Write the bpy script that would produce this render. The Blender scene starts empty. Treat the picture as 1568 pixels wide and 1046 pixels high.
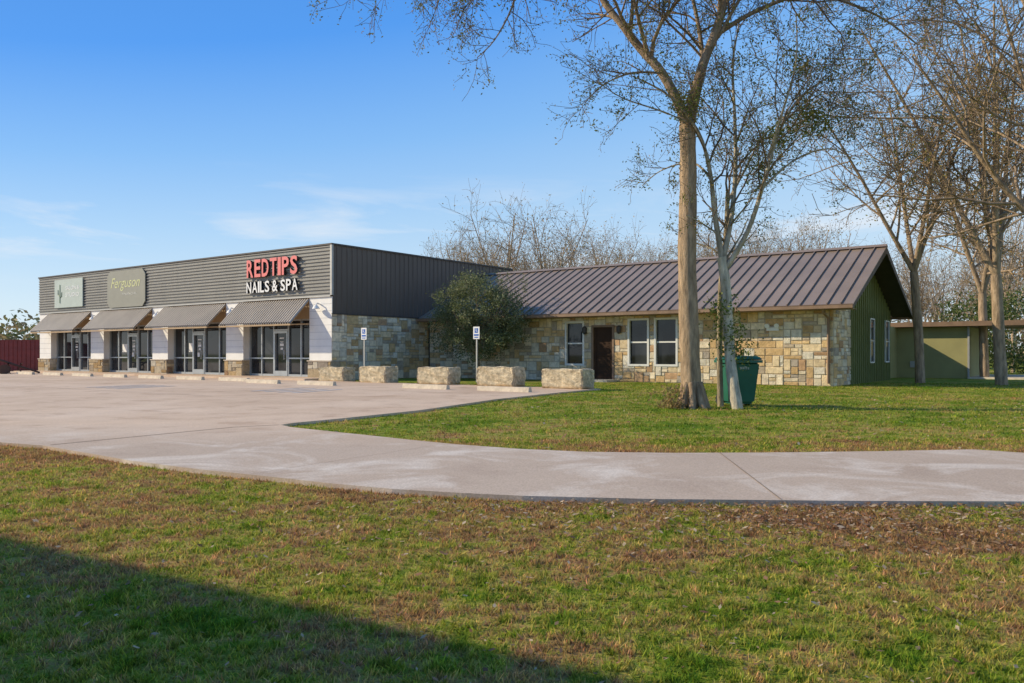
import bpy, bmesh, math, random
import numpy as np
from mathutils import Vector, Matrix
random.seed(7); rng=np.random.default_rng(7)
S=bpy.context.scene
# ------------------------------------------------------------ constants
CX,CY=-7.69,35.1            # strip corner in world
ANG=math.radians(-36.1); CA,SA=math.cos(ANG),math.sin(ANG)
def L2W(x,y): return (CX+CA*x-SA*y, CY+SA*x+CA*y)
SUN=Vector((-0.985,0.11,0)).normalized()
ELEV=math.radians(29)
SUNV=Vector((SUN.x*math.cos(ELEV),SUN.y*math.cos(ELEV),math.sin(ELEV)))
# ------------------------------------------------------------ node helpers
def newmat(name):
    m=bpy.data.materials.new(name); m.use_nodes=True
    nt=m.node_tree; b=nt.nodes['Principled BSDF']; return m,nt,b
def N(nt,t,**k):
    n=nt.nodes.new(t)
    for a,v in k.items():
        if a in n.inputs: n.inputs[a].default_value=v
        else: setattr(n,a,v)
    return n
def link(nt,a,b): nt.links.new(a,b)
def ramp(nt,stops):
    n=nt.nodes.new('ShaderNodeValToRGB'); e=n.color_ramp.elements
    while len(e)<len(stops): e.new(0.5)
    for i,(p,c) in enumerate(stops):
        e[i].position=p; e[i].color=(c[0],c[1],c[2],1) if not isinstance(c,(int,float)) else (c,c,c,1)
    return n
def mixc(nt,f,a,b,mode='MIX'):
    n=nt.nodes.new('ShaderNodeMix'); n.data_type='RGBA'; n.blend_type=mode
    for s,v in ((0,f),(6,a),(7,b)):
        if isinstance(v,bpy.types.NodeSocket): nt.links.new(v,n.inputs[s])
        elif isinstance(v,(int,float)): n.inputs[s].default_value=v
        else: n.inputs[s].default_value=(*v,1)
    return n.outputs[2]
def noise(nt,scale,detail=4,rough=.5,vec=None,dist=0):
    n=N(nt,'ShaderNodeTexNoise',Scale=scale,Detail=detail,Roughness=rough,Distortion=dist)
    if vec: nt.links.new(vec,n.inputs['Vector'])
    return n.outputs['Fac']
def mathn(nt,op,a,b=None,c=None,clamp=False):
    n=nt.nodes.new('ShaderNodeMath'); n.operation=op; n.use_clamp=clamp
    for i,v in enumerate((a,b,c)):
        if v is None: continue
        if isinstance(v,(int,float)): n.inputs[i].default_value=v
        else: nt.links.new(v,n.inputs[i])
    return n.outputs[0]
def maprange(nt,v,a,b,c=0,d=1):
    n=N(nt,'ShaderNodeMapRange'); nt.links.new(v,n.inputs[0])
    for i,x in enumerate((a,b,c,d)): n.inputs[i+1].default_value=x
    return n.outputs[0]
def grey3(nt,g):
    q=nt.nodes.new('ShaderNodeCombineXYZ')
    for i in range(3): link(nt,g,q.inputs[i])
    return q.outputs[0]
def bump(nt,b,h,strength=.3,dist=.02):
    n=N(nt,'ShaderNodeBump',Strength=strength,Distance=dist)
    nt.links.new(h,n.inputs['Height']); nt.links.new(n.outputs[0],b.inputs['Normal'])
def simple(name,col,rough=.6,metal=0,var=.15,scale=3,bmp=0,spec=.5,streak=0):
    m,nt,b=newmat(name)
    tc=N(nt,'ShaderNodeTexCoord').outputs['Object']
    f=noise(nt,scale,5,.6,tc)
    if streak:
        mp=N(nt,'ShaderNodeMapping'); mp.inputs['Scale'].default_value=(3,3,.25); link(nt,tc,mp.inputs[0])
        f=mathn(nt,'ADD',mathn(nt,'MULTIPLY',f,.5),mathn(nt,'MULTIPLY',noise(nt,2.2,4,.6,mp.outputs[0]),.5))
    f=maprange(nt,f,.3,.7)
    c=mixc(nt,f,tuple(x*(1-var) for x in col),tuple(min(1,x*(1+var)) for x in col))
    link(nt,c,b.inputs['Base Color'])
    b.inputs['Roughness'].default_value=rough; b.inputs['Metallic'].default_value=metal
    b.inputs['Specular IOR Level'].default_value=spec
    if bmp: bump(nt,b,noise(nt,scale*12,4,.6,tc),bmp,.01)
    return m
def attrmat(name,rough=.8,scale=8,var=.35,bmp=.5,spec=.2,bdist=.02,trans=0,vscale=None):
    m,nt,b=newmat(name)
    a=N(nt,'ShaderNodeAttribute',attribute_name='Col').outputs['Color']
    tc=N(nt,'ShaderNodeTexCoord').outputs['Object']
    if vscale:
        mp=N(nt,'ShaderNodeMapping'); mp.inputs['Scale'].default_value=vscale; link(nt,tc,mp.inputs[0]); tc=mp.outputs[0]
    f=noise(nt,scale,6,.65,tc)
    c=mixc(nt,1.0,a,grey3(nt,maprange(nt,f,.3,.7,1-var,1+var)),'MULTIPLY')
    link(nt,c,b.inputs['Base Color']); b.inputs['Roughness'].default_value=rough
    b.inputs['Specular IOR Level'].default_value=spec
    if bmp: bump(nt,b,noise(nt,scale*3,6,.7,tc),bmp,bdist)
    if trans:
        t=N(nt,'ShaderNodeBsdfTranslucent'); link(nt,c,t.inputs['Color'])
        mx=N(nt,'ShaderNodeMixShader'); mx.inputs[0].default_value=trans
        link(nt,b.outputs[0],mx.inputs[1]); link(nt,t.outputs[0],mx.inputs[2])
        link(nt,mx.outputs[0],nt.nodes['Material Output'].inputs[0])
    return m
# ------------------------------------------------------------ mesh builder
class MB:
    def __init__(s): s.v=[]; s.f=[]; s.c=[]
    def quad(s,a,b,c,d,col=(1,1,1)):
        n=len(s.v); s.v+=[a,b,c,d]; s.f.append((n,n+1,n+2,n+3)); s.c+=[col]*4
    def poly(s,pts,col=(1,1,1)):
        n=len(s.v); s.v+=list(pts); s.f.append(tuple(range(n,n+len(pts)))); s.c+=[col]*len(pts)
    def box(s,x0,x1,y0,y1,z0,z1,col=(1,1,1)):
        n=len(s.v)
        s.v+=[(x0,y0,z0),(x1,y0,z0),(x1,y1,z0),(x0,y1,z0),(x0,y0,z1),(x1,y0,z1),(x1,y1,z1),(x0,y1,z1)]
        s.f+=[(n,n+3,n+2,n+1),(n+4,n+5,n+6,n+7),(n,n+1,n+5,n+4),(n+1,n+2,n+6,n+5),(n+2,n+3,n+7,n+6),(n+3,n,n+4,n+7)]
        s.c+=[col]*8
    def prism(s,prof,fn0,fn1,col=(1,1,1)):
        n=len(s.v); k=len(prof)
        s.v+=[fn0(p) for p in prof]+[fn1(p) for p in prof]; s.c+=[col]*(2*k)
        for i in range(k):
            j=(i+1)%k; s.f.append((n+i,n+j,n+k+j,n+k+i))
        s.f.append(tuple(range(n+k-1,n-1,-1))); s.f.append(tuple(range(n+k,n+2*k)))
    def strip(s,prof,fn0,fn1,col=(1,1,1)):
        n=len(s.v); k=len(prof)
        s.v+=[fn0(p) for p in prof]+[fn1(p) for p in prof]; s.c+=[col]*(2*k)
        for i in range(k-1): s.f.append((n+i,n+i+1,n+k+i+1,n+k+i))
    def tube(s,pts,rads,sides=6,col=(1,1,1),cap=False):
        n=len(s.v); k=len(pts)
        for i,p in enumerate(pts):
            a=pts[max(0,i-1)]; b=pts[min(k-1,i+1)]
            d=(b[0]-a[0],b[1]-a[1],b[2]-a[2]); L=math.sqrt(d[0]**2+d[1]**2+d[2]**2) or 1
            d=(d[0]/L,d[1]/L,d[2]/L)
            ref=(1,0,0) if abs(d[0])<.8 else (0,1,0)
            u=(d[1]*ref[2]-d[2]*ref[1],d[2]*ref[0]-d[0]*ref[2],d[0]*ref[1]-d[1]*ref[0])
            L=math.sqrt(u[0]**2+u[1]**2+u[2]**2) or 1; u=(u[0]/L,u[1]/L,u[2]/L)
            w=(d[1]*u[2]-d[2]*u[1],d[2]*u[0]-d[0]*u[2],d[0]*u[1]-d[1]*u[0])
            r=rads[i]
            for j in range(sides):
                t=2*math.pi*j/sides; c,sn=math.cos(t)*r,math.sin(t)*r
                s.v.append((p[0]+u[0]*c+w[0]*sn,p[1]+u[1]*c+w[1]*sn,p[2]+u[2]*c+w[2]*sn)); s.c.append(col)
        for i in range(k-1):
            for j in range(sides):
                a=n+i*sides+j; b=n+i*sides+(j+1)%sides
                s.f.append((a,b,b+sides,a+sides))
        if cap:
            s.f.append(tuple(range(n+sides-1,n-1,-1))); s.f.append(tuple(range(n+(k-1)*sides,n+k*sides)))
    def build(s,name,mat,parent=None,smooth=False):
        me=bpy.data.meshes.new(name); me.from_pydata(s.v,[],s.f)
        ca=me.color_attributes.new('Col','FLOAT_COLOR','POINT')
        arr=np.ones((len(s.v),4),dtype=np.float32); arr[:,:3]=np.array(s.c,dtype=np.float32).reshape(-1,3)
        ca.data.foreach_set('color',arr.ravel())
        me.materials.append(mat)
        if smooth: me.polygons.foreach_set('use_smooth',[True]*len(me.polygons))
        o=bpy.data.objects.new(name,me); S.collection.objects.link(o)
        if parent: o.parent=parent
        return o
def npmesh(name,verts,nv,cols,mat,parent=None):
    n=len(verts)//nv
    me=bpy.data.meshes.new(name); me.vertices.add(n*nv); me.loops.add(n*nv); me.polygons.add(n)
    me.vertices.foreach_set('co',verts.astype(np.float32).ravel())
    me.loops.foreach_set('vertex_index',np.arange(n*nv,dtype=np.int32))
    me.polygons.foreach_set('loop_start',np.arange(0,n*nv,nv,dtype=np.int32))
    me.polygons.foreach_set('loop_total',np.full(n,nv,dtype=np.int32))
    me.update(calc_edges=True)
    ca=me.color_attributes.new('Col','FLOAT_COLOR','POINT')
    arr=np.ones((n*nv,4),dtype=np.float32); arr[:,:3]=cols; ca.data.foreach_set('color',arr.ravel())
    me.materials.append(mat)
    o=bpy.data.objects.new(name,me); S.collection.objects.link(o)
    if parent: o.parent=parent
    return o
def empty(name,loc=(0,0,0),rz=0):
    e=bpy.data.objects.new(name,None); S.collection.objects.link(e); e.location=loc; e.rotation_euler=(0,0,rz); e.empty_display_size=.3
    return e
# ------------------------------------------------------------ materials
M_frame=simple('aluminium_frame',(.46,.49,.50),.35,.5,.08)
M_white=simple('white_panel',(.80,.78,.73),.6,0,.07,1.5,.05)
M_trimdark=simple('dark_trim',(.07,.06,.055),.5,.2,.15)
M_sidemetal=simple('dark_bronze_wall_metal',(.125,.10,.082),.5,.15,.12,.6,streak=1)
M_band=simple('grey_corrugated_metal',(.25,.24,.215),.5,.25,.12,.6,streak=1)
M_awn=simple('galvalume_awning',(.40,.355,.30),.5,.15,.1,1)
M_tan=simple('tan_header',(.42,.29,.16),.7,0,.15)
M_roof=simple('bronze_standing_seam',(.29,.22,.165),.45,.15,.14,.5)
M_brown=simple('brown_fascia',(.24,.15,.09),.6,0,.2)
M_rake=simple('dark_rake_trim',(.07,.05,.038),.6,0,.2)
M_green=simple('green_board_batten',(.20,.215,.07),.75,0,.1,1.2,.1)
M_olive=simple('olive_tan_wall',(.33,.30,.125),.8,0,.1,1.2,.1)
M_stone=attrmat('limestone_ashlar',.9,6,.25,.9,.15,.03)
M_mortar=simple('mortar',(.50,.42,.31),.95,0,.2,8,.3)
M_block=attrmat('rough_limestone',.95,7,.45,1.0,.1,.06)
M_curb=simple('concrete_wheel_stop',(.62,.53,.40),.9,0,.2,6,.3)
M_doorfr=simple('dark_brown_door',(.05,.025,.013),.6,0,.15,3,0,.15)
M_vinyl=simple('white_window_vinyl',(.74,.72,.66),.4,0,.05)
M_maroon=simple('maroon_metal',(.20,.03,.025),.5,.1,.2)
M_red=simple('red_letter_face',(.82,.22,.19),.4,0,.05)
M_lw=simple('white_letter_face',(.85,.84,.80),.4,0,.03)
M_ltext=simple('faded_sign_text',(.62,.61,.53),.5,0,.03)
M_letside=simple('letter_return',(.03,.03,.03),.5)
M_post=simple('galvanised_post',(.45,.44,.41),.5,.4,.1)
M_blue=simple('blue_sign_face',(.02,.12,.45),.4,0,.05)
M_bin=simple('green_bin_plastic',(.009,.11,.07),.42,0,.15,3,.05)
M_black=simple('black_rubber',(.015,.015,.015),.7)
M_sign=simple('sign_panel_grey',(.29,.28,.22),.45,0,.06)
M_sign2=simple('sign_panel_sage',(.46,.52,.46),.45,0,.06)
M_gold=simple('olive_letter',(.62,.63,.30),.5)
M_cact=simple('faded_green_print',(.22,.30,.15),.5)
M_pblue=simple('worn_blue_paint',(.52,.52,.53),.8,0,.3,8)
m,nt,b=newmat('window_glass'); M_glass=m
tc=N(nt,'ShaderNodeTexCoord').outputs['Object']
link(nt,mixc(nt,maprange(nt,noise(nt,.8,3,.5,tc),.4,.6),(.008,.010,.013),(.035,.04,.045)),b.inputs['Base Color'])
b.inputs['Roughness'].default_value=.03; b.inputs['Specular IOR Level'].default_value=.5
bump(nt,b,noise(nt,.7,2,.5,tc),.03,.03)

# concrete
m,nt,b=newmat('driveway_concrete'); M_conc=m
geo=N(nt,'ShaderNodeNewGeometry').outputs['Position']
f1=noise(nt,.22,5,.6,geo,.4); f2=noise(nt,1.1,6,.65,geo,.3); f3=noise(nt,60,3,.6,geo)
c=ramp(nt,[(.3,(.53,.38,.26)),(.5,(.64,.475,.335)),(.7,(.70,.54,.40))]); link(nt,f1,c.inputs[0])
c2=ramp(nt,[(.34,(.76,.71,.68)),(.46,(.96,.96,.96)),(.60,(1.0,1.0,1.0)),(.72,(1.08,1.08,1.08))]); link(nt,f2,c2.inputs[0])
cc=mixc(nt,.9,c.outputs[0],c2.outputs[0],'MULTIPLY')
sep=N(nt,'ShaderNodeSeparateXYZ'); link(nt,geo,sep.inputs[0])
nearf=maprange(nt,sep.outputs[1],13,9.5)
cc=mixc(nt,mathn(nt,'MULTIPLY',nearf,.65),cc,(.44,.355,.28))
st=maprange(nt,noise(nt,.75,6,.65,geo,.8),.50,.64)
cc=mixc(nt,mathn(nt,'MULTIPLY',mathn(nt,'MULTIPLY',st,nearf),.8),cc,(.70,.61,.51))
cc=mixc(nt,1,cc,grey3(nt,maprange(nt,f3,.3,.7,.80,1.18)),'MULTIPLY')
link(nt,cc,b.inputs['Base Color']); b.inputs['Roughness'].default_value=.85; b.inputs['Specular IOR Level'].default_value=.2
bump(nt,b,f3,.35,.006)

# grass colour node chain (shared by soil and blades)
def grass_nodes(nt):
    geo=N(nt,'ShaderNodeNewGeometry').outputs['Position']
    sp=N(nt,'ShaderNodeSeparateXYZ'); link(nt,geo,sp.inputs[0]); X,Y=sp.outputs[0],sp.outputs[1]
    flat=nt.nodes.new('ShaderNodeCombineXYZ'); link(nt,X,flat.inputs[0]); link(nt,Y,flat.inputs[1])
    v=flat.outputs[0]
    e=mathn(nt,'ADD',6.25,mathn(nt,'MULTIPLY',mathn(nt,'MAXIMUM',mathn(nt,'SUBTRACT',.8,X),0),.55))
    d=mathn(nt,'SUBTRACT',e,Y)
    near=mathn(nt,'MULTIPLY',maprange(nt,d,2.4,.4),maprange(nt,d,-.6,-.1))
    isl=mathn(nt,'MULTIPLY',maprange(nt,Y,10.6,9.3),maprange(nt,Y,8.6,9.0))
    dry=mathn(nt,'ADD',mathn(nt,'MULTIPLY',near,.07),mathn(nt,'MULTIPLY',isl,.06))
    n1=noise(nt,.6,4,.6,v,.5); n2=noise(nt,2.6,5,.7,v,.8); n3=noise(nt,13,4,.75,v)
    t=mathn(nt,'ADD',mathn(nt,'MULTIPLY',n1,.5),mathn(nt,'MULTIPLY',n2,.72))
    t=mathn(nt,'ADD',t,mathn(nt,'MULTIPLY',n3,.60)); t=mathn(nt,'SUBTRACT',t,.37); t=mathn(nt,'ADD',t,dry)
    far=maprange(nt,Y,10.5,13,0,.06); t=mathn(nt,'SUBTRACT',t,far)
    r=ramp(nt,[(.38,(.14,.25,.015)),(.48,(.30,.36,.035)),(.545,(.48,.43,.09)),(.61,(.52,.335,.125)),(.73,(.36,.195,.09))])
    link(nt,t,r.inputs[0])
    k=noise(nt,7,5,.7,v,.5)
    return mixc(nt,1,r.outputs[0],grey3(nt,maprange(nt,k,.32,.68,.68,1.3)),'MULTIPLY'),v
m,nt,b=newmat('lawn_soil'); M_ground=m
c,v=grass_nodes(nt)
n=noise(nt,70,4,.7,v)
c=mixc(nt,1,c,grey3(nt,maprange(nt,n,.3,.7,.4,1.1)),'MULTIPLY'); link(nt,c,b.inputs['Base Color'])
b.inputs['Roughness'].default_value=.95; b.inputs['Specular IOR Level'].default_value=.1
bump(nt,b,n,.8,.03)
m,nt,b=newmat('grass_blades'); M_blade=m
c,v=grass_nodes(nt)
a=N(nt,'ShaderNodeAttribute',attribute_name='Col').outputs['Color']
c=mixc(nt,1,c,a,'MULTIPLY'); link(nt,c,b.inputs['Base Color']); b.inputs['Roughness'].default_value=.7; b.inputs['Specular IOR Level'].default_value=.15
t=N(nt,'ShaderNodeBsdfTranslucent'); link(nt,c,t.inputs['Color']); mx=N(nt,'ShaderNodeMixShader'); mx.inputs[0].default_value=.4
link(nt,b.outputs[0],mx.inputs[1]); link(nt,t.outputs[0],mx.inputs[2]); link(nt,mx.outputs[0],nt.nodes['Material Output'].inputs[0])
M_leaf=attrmat('leaves',.6,3,.15,0,.2,trans=.35)
M_bark=attrmat('bark',.95,9,.55,1.0,.1,.05,vscale=(1,1,.22))
# ------------------------------------------------------------ ground
mb=MB(); mb.quad((-1500,-300,0),(1500,-300,0),(1500,2500,0),(-1500,2500,0)); mb.build('ground',M_ground)
W=L2W
slab=[(-60,17),(-14,12.8),(-6.39,10.2),(-5.66,9.85),(-4.8,9.15),(-3.95,8.456),(-3.1,7.88),(-2.28,7.41),(-1.6,7.0),(-.984,6.686),(-.4,6.49),(.08,6.36),(1.075,6.22),(2.53,6.14),(3.84,6.117),(10,6.3),(40,8),
 (40,9.6),(9,8.85),(5.95,8.93),(5.34,9.457),(4.2,9.28),(2.9,9.156),(1.8,9.12),(.855,9.215),(.1,9.5),(-.67,9.98),(-1.3,10.5),(-2,11.14),(-2.7,11.75),(-3.35,12.35),(-3.6,12.72),(-3.5,13.1),(-2.95,13.96),(-1.84,15.97),(-.38,19.97),(1.3,23.3),(2.5,25.5),
 W(13.9,-1.25),W(0,-1.25),W(0,.5),W(-26.9,.5),W(-40,.5),(-95,58)]
bm=bmesh.new(); vs=[bm.verts.new((x,y,.045)) for x,y in slab]; f=bm.faces.new(vs)
if f.normal.z<0: f.normal_flip()
ex=bmesh.ops.extrude_face_region(bm,geom=[f]); 
for g_ in ex['geom']:
    if isinstance(g_,bmesh.types.BMVert): g_.co.z=-.05
bm.normal_update(); bmesh.ops.triangulate(bm,faces=[x for x in bm.faces if len(x.verts)>4]); bmesh.ops.recalc_face_normals(bm,faces=bm.faces)
me=bpy.data.meshes.new('parking_lot_pavement'); bm.to_mesh(me); bm.free(); me.materials.append(M_conc)
o=bpy.data.objects.new('parking_lot_pavement',me); S.collection.objects.link(o)
jm=MB()
def flatline(mbx,p,q,w,z,col=(1,1,1)):
    d=Vector((q[0]-p[0],q[1]-p[1])); d.normalize(); n=Vector((-d.y,d.x))*w/2
    mbx.quad((p[0]-n.x,p[1]-n.y,z),(q[0]-n.x,q[1]-n.y,z),(q[0]+n.x,q[1]+n.y,z),(p[0]+n.x,p[1]+n.y,z),col)
flatline(jm,(2.32,9.12),(2.04,6.19),.012,.049)
flatline(jm,(-5.6,9.9),(-4.2,12.3),.03,.049); flatline(jm,(-4.2,12.3),(-3.62,12.7),.03,.049)
flatline(jm,(-.9,9.9),(-2.4,7.5),.006,.049)
for y in (-6.2,-11.2,-16.2): 
    a,bq=W(-38,y),W(12.5-(abs(y)-6.2)*.9,y); flatline(jm,a,bq,.025,.049)
for x in range(-30,8,6):
    a,bq=W(x,-1.7),W(x,-20+(x>-10)*(x+10)*.5); flatline(jm,a,bq,.025,.0495)
jm.build('pavement_joints',simple('joint_filler',(.28,.20,.14),.9))
pm=MB()
for (x,y) in ((6.9,-6.5),(0.2,-8)):
    for k in range(4):
        a,bq=W(x-1.0+k*.6,y),W(x-.4+k*.6,y-2.4); flatline(pm,a,bq,.16,.053)
pm.build('parking_bay_markings',M_pblue)
mb=MB(); mb.box(-26.9,0.0,-1.55,.3,.03,.12); ob=mb.build('shop_sidewalk',M_conc); ob.location=(CX,CY,0); ob.rotation_euler=(0,0,ANG)

# ------------------------------------------------------------ ashlar
PAL=[((.74,.58,.36),5),((.82,.69,.49),6),((.64,.43,.21),2.8),((.52,.42,.30),1.8),((.78,.70,.55),4.5),((.54,.34,.19),1.1),((.46,.39,.31),1.2),((.73,.52,.27),2.6)]
def ashlar(stone,mort,w,h,fn,openings=(),cell=.135,seed=1,off=0.03,dim=1):
    r=random.Random(seed); nx=max(1,round(w/cell)); nz=max(1,round(h/cell)); cx,cz=w/nx,h/nz
    occ=[[False]*nz for _ in range(nx)]
    for i in range(nx):
        for j in range(nz):
            a,z=(i+.5)*cx,(j+.5)*cz
            for (a0,a1,z0,z1) in openings:
                if a0<a<a1 and z0<z<z1: occ[i][j]=True
    for i in range(nx):
        j=0
        while j<nz:
            if occ[i][j]: j+=1; continue
            k=j
            while k<nz and not occ[i][k]: k+=1
            mort.quad(fn(i*cx,j*cz,0),fn((i+1)*cx,j*cz,0),fn((i+1)*cx,k*cz,0),fn(i*cx,k*cz,0)); j=k
    cols=[c for c,_ in PAL]; ws=[x for _,x in PAL]
    for j in range(nz):
        for i in range(nx):
            if occ[i][j]: continue
            tw=r.choice((2,2,3,3,4,5)); th=r.choice((1,1,1,2,2,3)) 
            th=min(th,nz-j); k=0
            while k<tw and i+k<nx and not occ[i+k][j]: k+=1
            tw=k
            while th>1 and any(occ[i+a][j+bb] for a in range(tw) for bb in range(th)): th-=1
            for a in range(tw):
                for bb in range(th): occ[i+a][j+bb]=True
            g=.008
            a0,a1,z0,z1=i*cx+g*r.uniform(.6,1.6),(i+tw)*cx-g*r.uniform(.6,1.6),j*cz+g*r.uniform(.6,1.6),(j+th)*cz-g*r.uniform(.6,1.6)
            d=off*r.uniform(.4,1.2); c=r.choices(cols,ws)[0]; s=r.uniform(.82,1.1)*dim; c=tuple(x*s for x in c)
            e=.014
            o8=[fn(a0,z0,0),fn(a1,z0,0),fn(a1,z1,0),fn(a0,z1,0)]
            jt=lambda:r.uniform(-.008,.008)
            i8=[fn(a0+e,z0+e,d+jt()),fn(a1-e,z0+e,d+jt()),fn(a1-e,z1-e,d+jt()),fn(a0+e,z1-e,d+jt())]
            stone.poly(i8,c)
            for q in range(4):
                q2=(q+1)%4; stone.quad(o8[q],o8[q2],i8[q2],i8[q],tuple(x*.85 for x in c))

# ------------------------------------------------------------ retail strip
R=empty('retail_strip_building',(CX,CY,0),ANG)
PX=[(-1.5,0),(-7.6,-6.2),(-14.1,-12.6),(-20.6,-19.1),(-26.9,-25.4)]
BAYS=[(-6.2,-1.5),(-12.6,-7.6),(-19.1,-14.1),(-25.4,-20.6)]
H=5.84; D=13.0
mb=MB(); mb.box(-26.88,-.06,.7,D,0,5.6); mb.box(-26.88,-.06,.2,.695,2.75,5.6); mb.build('core_walls',M_trimdark,R)
pr=[]; z=3.68; step=.153
while z<H-.05:
    pr+=[(0,z),(0,z+.075),(.045,z+.095),(.045,z+.135)]; z+=step
pr.append((0,H))
mb=MB(); mb.strip([(p[0],p[1]) for p in pr],lambda p:(-26.9,-.06-p[0],p[1]),lambda p:(-.03,-.06-p[0],p[1]))
mb.build('front_corrugated_band',M_band,R)
pr=[]; y=-.02
while y<D:
    pr+=[(y,0),(y+.20,0),(y+.215,.03),(y+.25,.03),(y+.265,0)]; y+=.30
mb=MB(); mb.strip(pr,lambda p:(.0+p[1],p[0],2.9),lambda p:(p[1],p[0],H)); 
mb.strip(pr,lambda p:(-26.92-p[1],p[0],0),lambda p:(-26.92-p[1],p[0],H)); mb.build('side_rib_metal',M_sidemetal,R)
mb=MB(); mb.box(-26.95,.05,-.13,.1,H,H+.07); mb.box(-.12,.06,.1,D+.05,H,H+.07); mb.box(-26.97,-26.8,.1,D,H,H+.07)
mb.box(-.02,.07,-.08,6.04,2.86,2.9); mb.build('parapet_cap',M_trimdark,R)
mb=MB(); mb.box(-.06,.05,-.125,-.025,3.68,H-.002); mb.box(-26.9,-.062,-.12,-.06,3.62,3.679); mb.build('corner_trim',M_post,R)
mb=MB()
for a,bq in PX: mb.box(a+.02,bq-.02,-.05,.75,.87,3.62)
mb.build('white_pillars',M_white,R)
mb=MB()
for a,bq in PX:
    for k in range(1,9): mb.box(a+.02,bq-.02,-.054,-.05,.87+k*.305,.87+k*.305+.012)
mb.build('pillar_panel_joints',simple('panel_joint',(.42,.42,.42),.8),R)
st=MB(); mo=MB()
for i,(a,bq) in enumerate(PX):
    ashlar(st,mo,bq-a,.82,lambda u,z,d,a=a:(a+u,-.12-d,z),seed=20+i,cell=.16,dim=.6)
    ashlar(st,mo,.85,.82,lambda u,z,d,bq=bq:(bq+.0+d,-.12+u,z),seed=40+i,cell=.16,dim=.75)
    st.box(a-.02,bq+.04,-.17,.73,.82,.87,(.56,.48,.38))
ashlar(st,mo,5.33,2.86,lambda u,z,d:(.02+d,.75+u,z),seed=3)
ashlar(st,mo,.85,2.02,lambda u,z,d:(.02+d,-.1+u,z+.87),seed=4)
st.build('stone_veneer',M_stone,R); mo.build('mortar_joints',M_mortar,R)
mb=MB(); mb.box(-.10,.0,-.04,6,0,2.85); mb.build('side_backing',M_mortar,R)
fr=MB(); gl=MB(); po=MB(); hd=MB(); hdl=MB()
for bi,(a,bq) in enumerate(BAYS):
    y0=.30; w=bq-a; zb,zt=.12,2.72
    gl.quad((a,y0+.05,zb),(bq,y0+.05,zb),(bq,y0+.05,zt),(a,y0+.05,zt))
    dc=a+w*(.50 if bi!=1 else .45); dw=.52
    xs=[a+.04,a+w*.20,dc-dw,dc+dw,a+w*.80,bq-.04]
    for x in xs: fr.box(x-.032,x+.032,y0-.03,y0+.06,zb,zt)
    for (z0,z1) in ((zb,zb+.10),(zt-.07,zt)): fr.box(a,bq,y0-.022,y0+.055,z0,z1)
    for k in (0,1,3,4): fr.box(xs[k]+.03,xs[k+1]-.03,y0-.022,y0+.055,.92,.98)
    fr.box(dc-dw,dc+dw,y0-.024,y0+.055,2.22,2.29)
    for x in (dc-dw+.05,dc+dw-.10): fr.box(x,x+.06,y0-.05,y0+.045,zb+.02,2.21)
    fr.box(dc-dw+.112,dc+dw-.102,y0-.05,y0+.045,zb+.02,zb+.25); fr.box(dc-dw+.112,dc+dw-.102,y0-.05,y0+.045,2.10,2.21)
    hdl.box(dc+dw-.22,dc+dw-.19,y0-.11,y0-.08,.9,1.35); hdl.box(dc+dw-.22,dc+dw-.19,y0-.08,y0+.02,.92,.95); hdl.box(dc+dw-.22,dc+dw-.19,y0-.08,y0+.02,1.30,1.33)
    for k,(w1,h1) in enumerate(((.34,.05),(.26,.04),(.3,.12),(.2,.1))):
        zz=1.85-.17*k; po.box(dc-w1/2,dc+w1/2-.03,y0+.035,y0+.046,zz,zz+h1)
    if bi in (1,2): 
        po.box(a+w*.26,a+w*.26+.5,y0+.035,y0+.046,1.25,1.7); po.box(dc-.2,dc-.02,y0+.035,y0+.0465,1.0,1.22)
    hd.box(a,bq,.18,.40,2.722,3.62)
fr.build('storefront_frames',M_frame,R); gl.build('storefront_glass',M_glass,R); po.build('window_notices',M_white,R); hd.build('storefront_headers',M_tan,R); hdl.build('door_handles',M_post,R)
aw=MB(); af=MB()
for (a,bq) in BAYS:
    x0,x1=a-.42,bq+.02; yt,zt,yb,zb=-.08,3.55,-1.12,2.50
    pr=[]; x=x0
    while x<x1-.1:
        pr+=[(x,-.035),(x+.08,-.035),(x+.09,.04),(x+.15,.04)]; x+=.165
    pr.append((x1,-.035))
    aw.strip(pr,lambda p:(p[0],yt,zt+p[1]),lambda p:(p[0],yb,zb+p[1]))
    for x in (x0+.03,(x0+x1)/2,x1-.07):
        af.box(x,x+.04,yb+.02,-.06,zb-.08,zb-.05)
        af.tube([(x+.02,yb+.05,zb-.07),(x+.02,yt,zt-.1)],[.02,.02],6)
    af.box(x0,x1,yb+.01,yb+.05,zb-.12,zb-.05)
    af.box(x0,x1,-.055,-.02,2.44,2.50)
aw.build('corrugated_awnings',M_awn,R); af.build('awning_frames',M_tan,R)
mb=MB(); mb.tube([(-.75,-.05,3.3),(-.75,-.25,3.35),(-.75,-.3,3.25)],[.03,.03,.03],8); mb.tube([(-.75,-.3,3.28),(-.75,-.3,3.2),(-.75,-.3,3.1)],[.03,.12,.17],12)
for x in (-6.9,-13.3,-19.9):
    mb.tube([(x,-.05,3.3),(x,-.25,3.35),(x,-.3,3.25)],[.03,.03,.03],8); mb.tube([(x,-.3,3.28),(x,-.3,3.2),(x,-.3,3.1)],[.03,.12,.17],12)
mb.build('wall_lamps',M_white,R,True)
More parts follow.
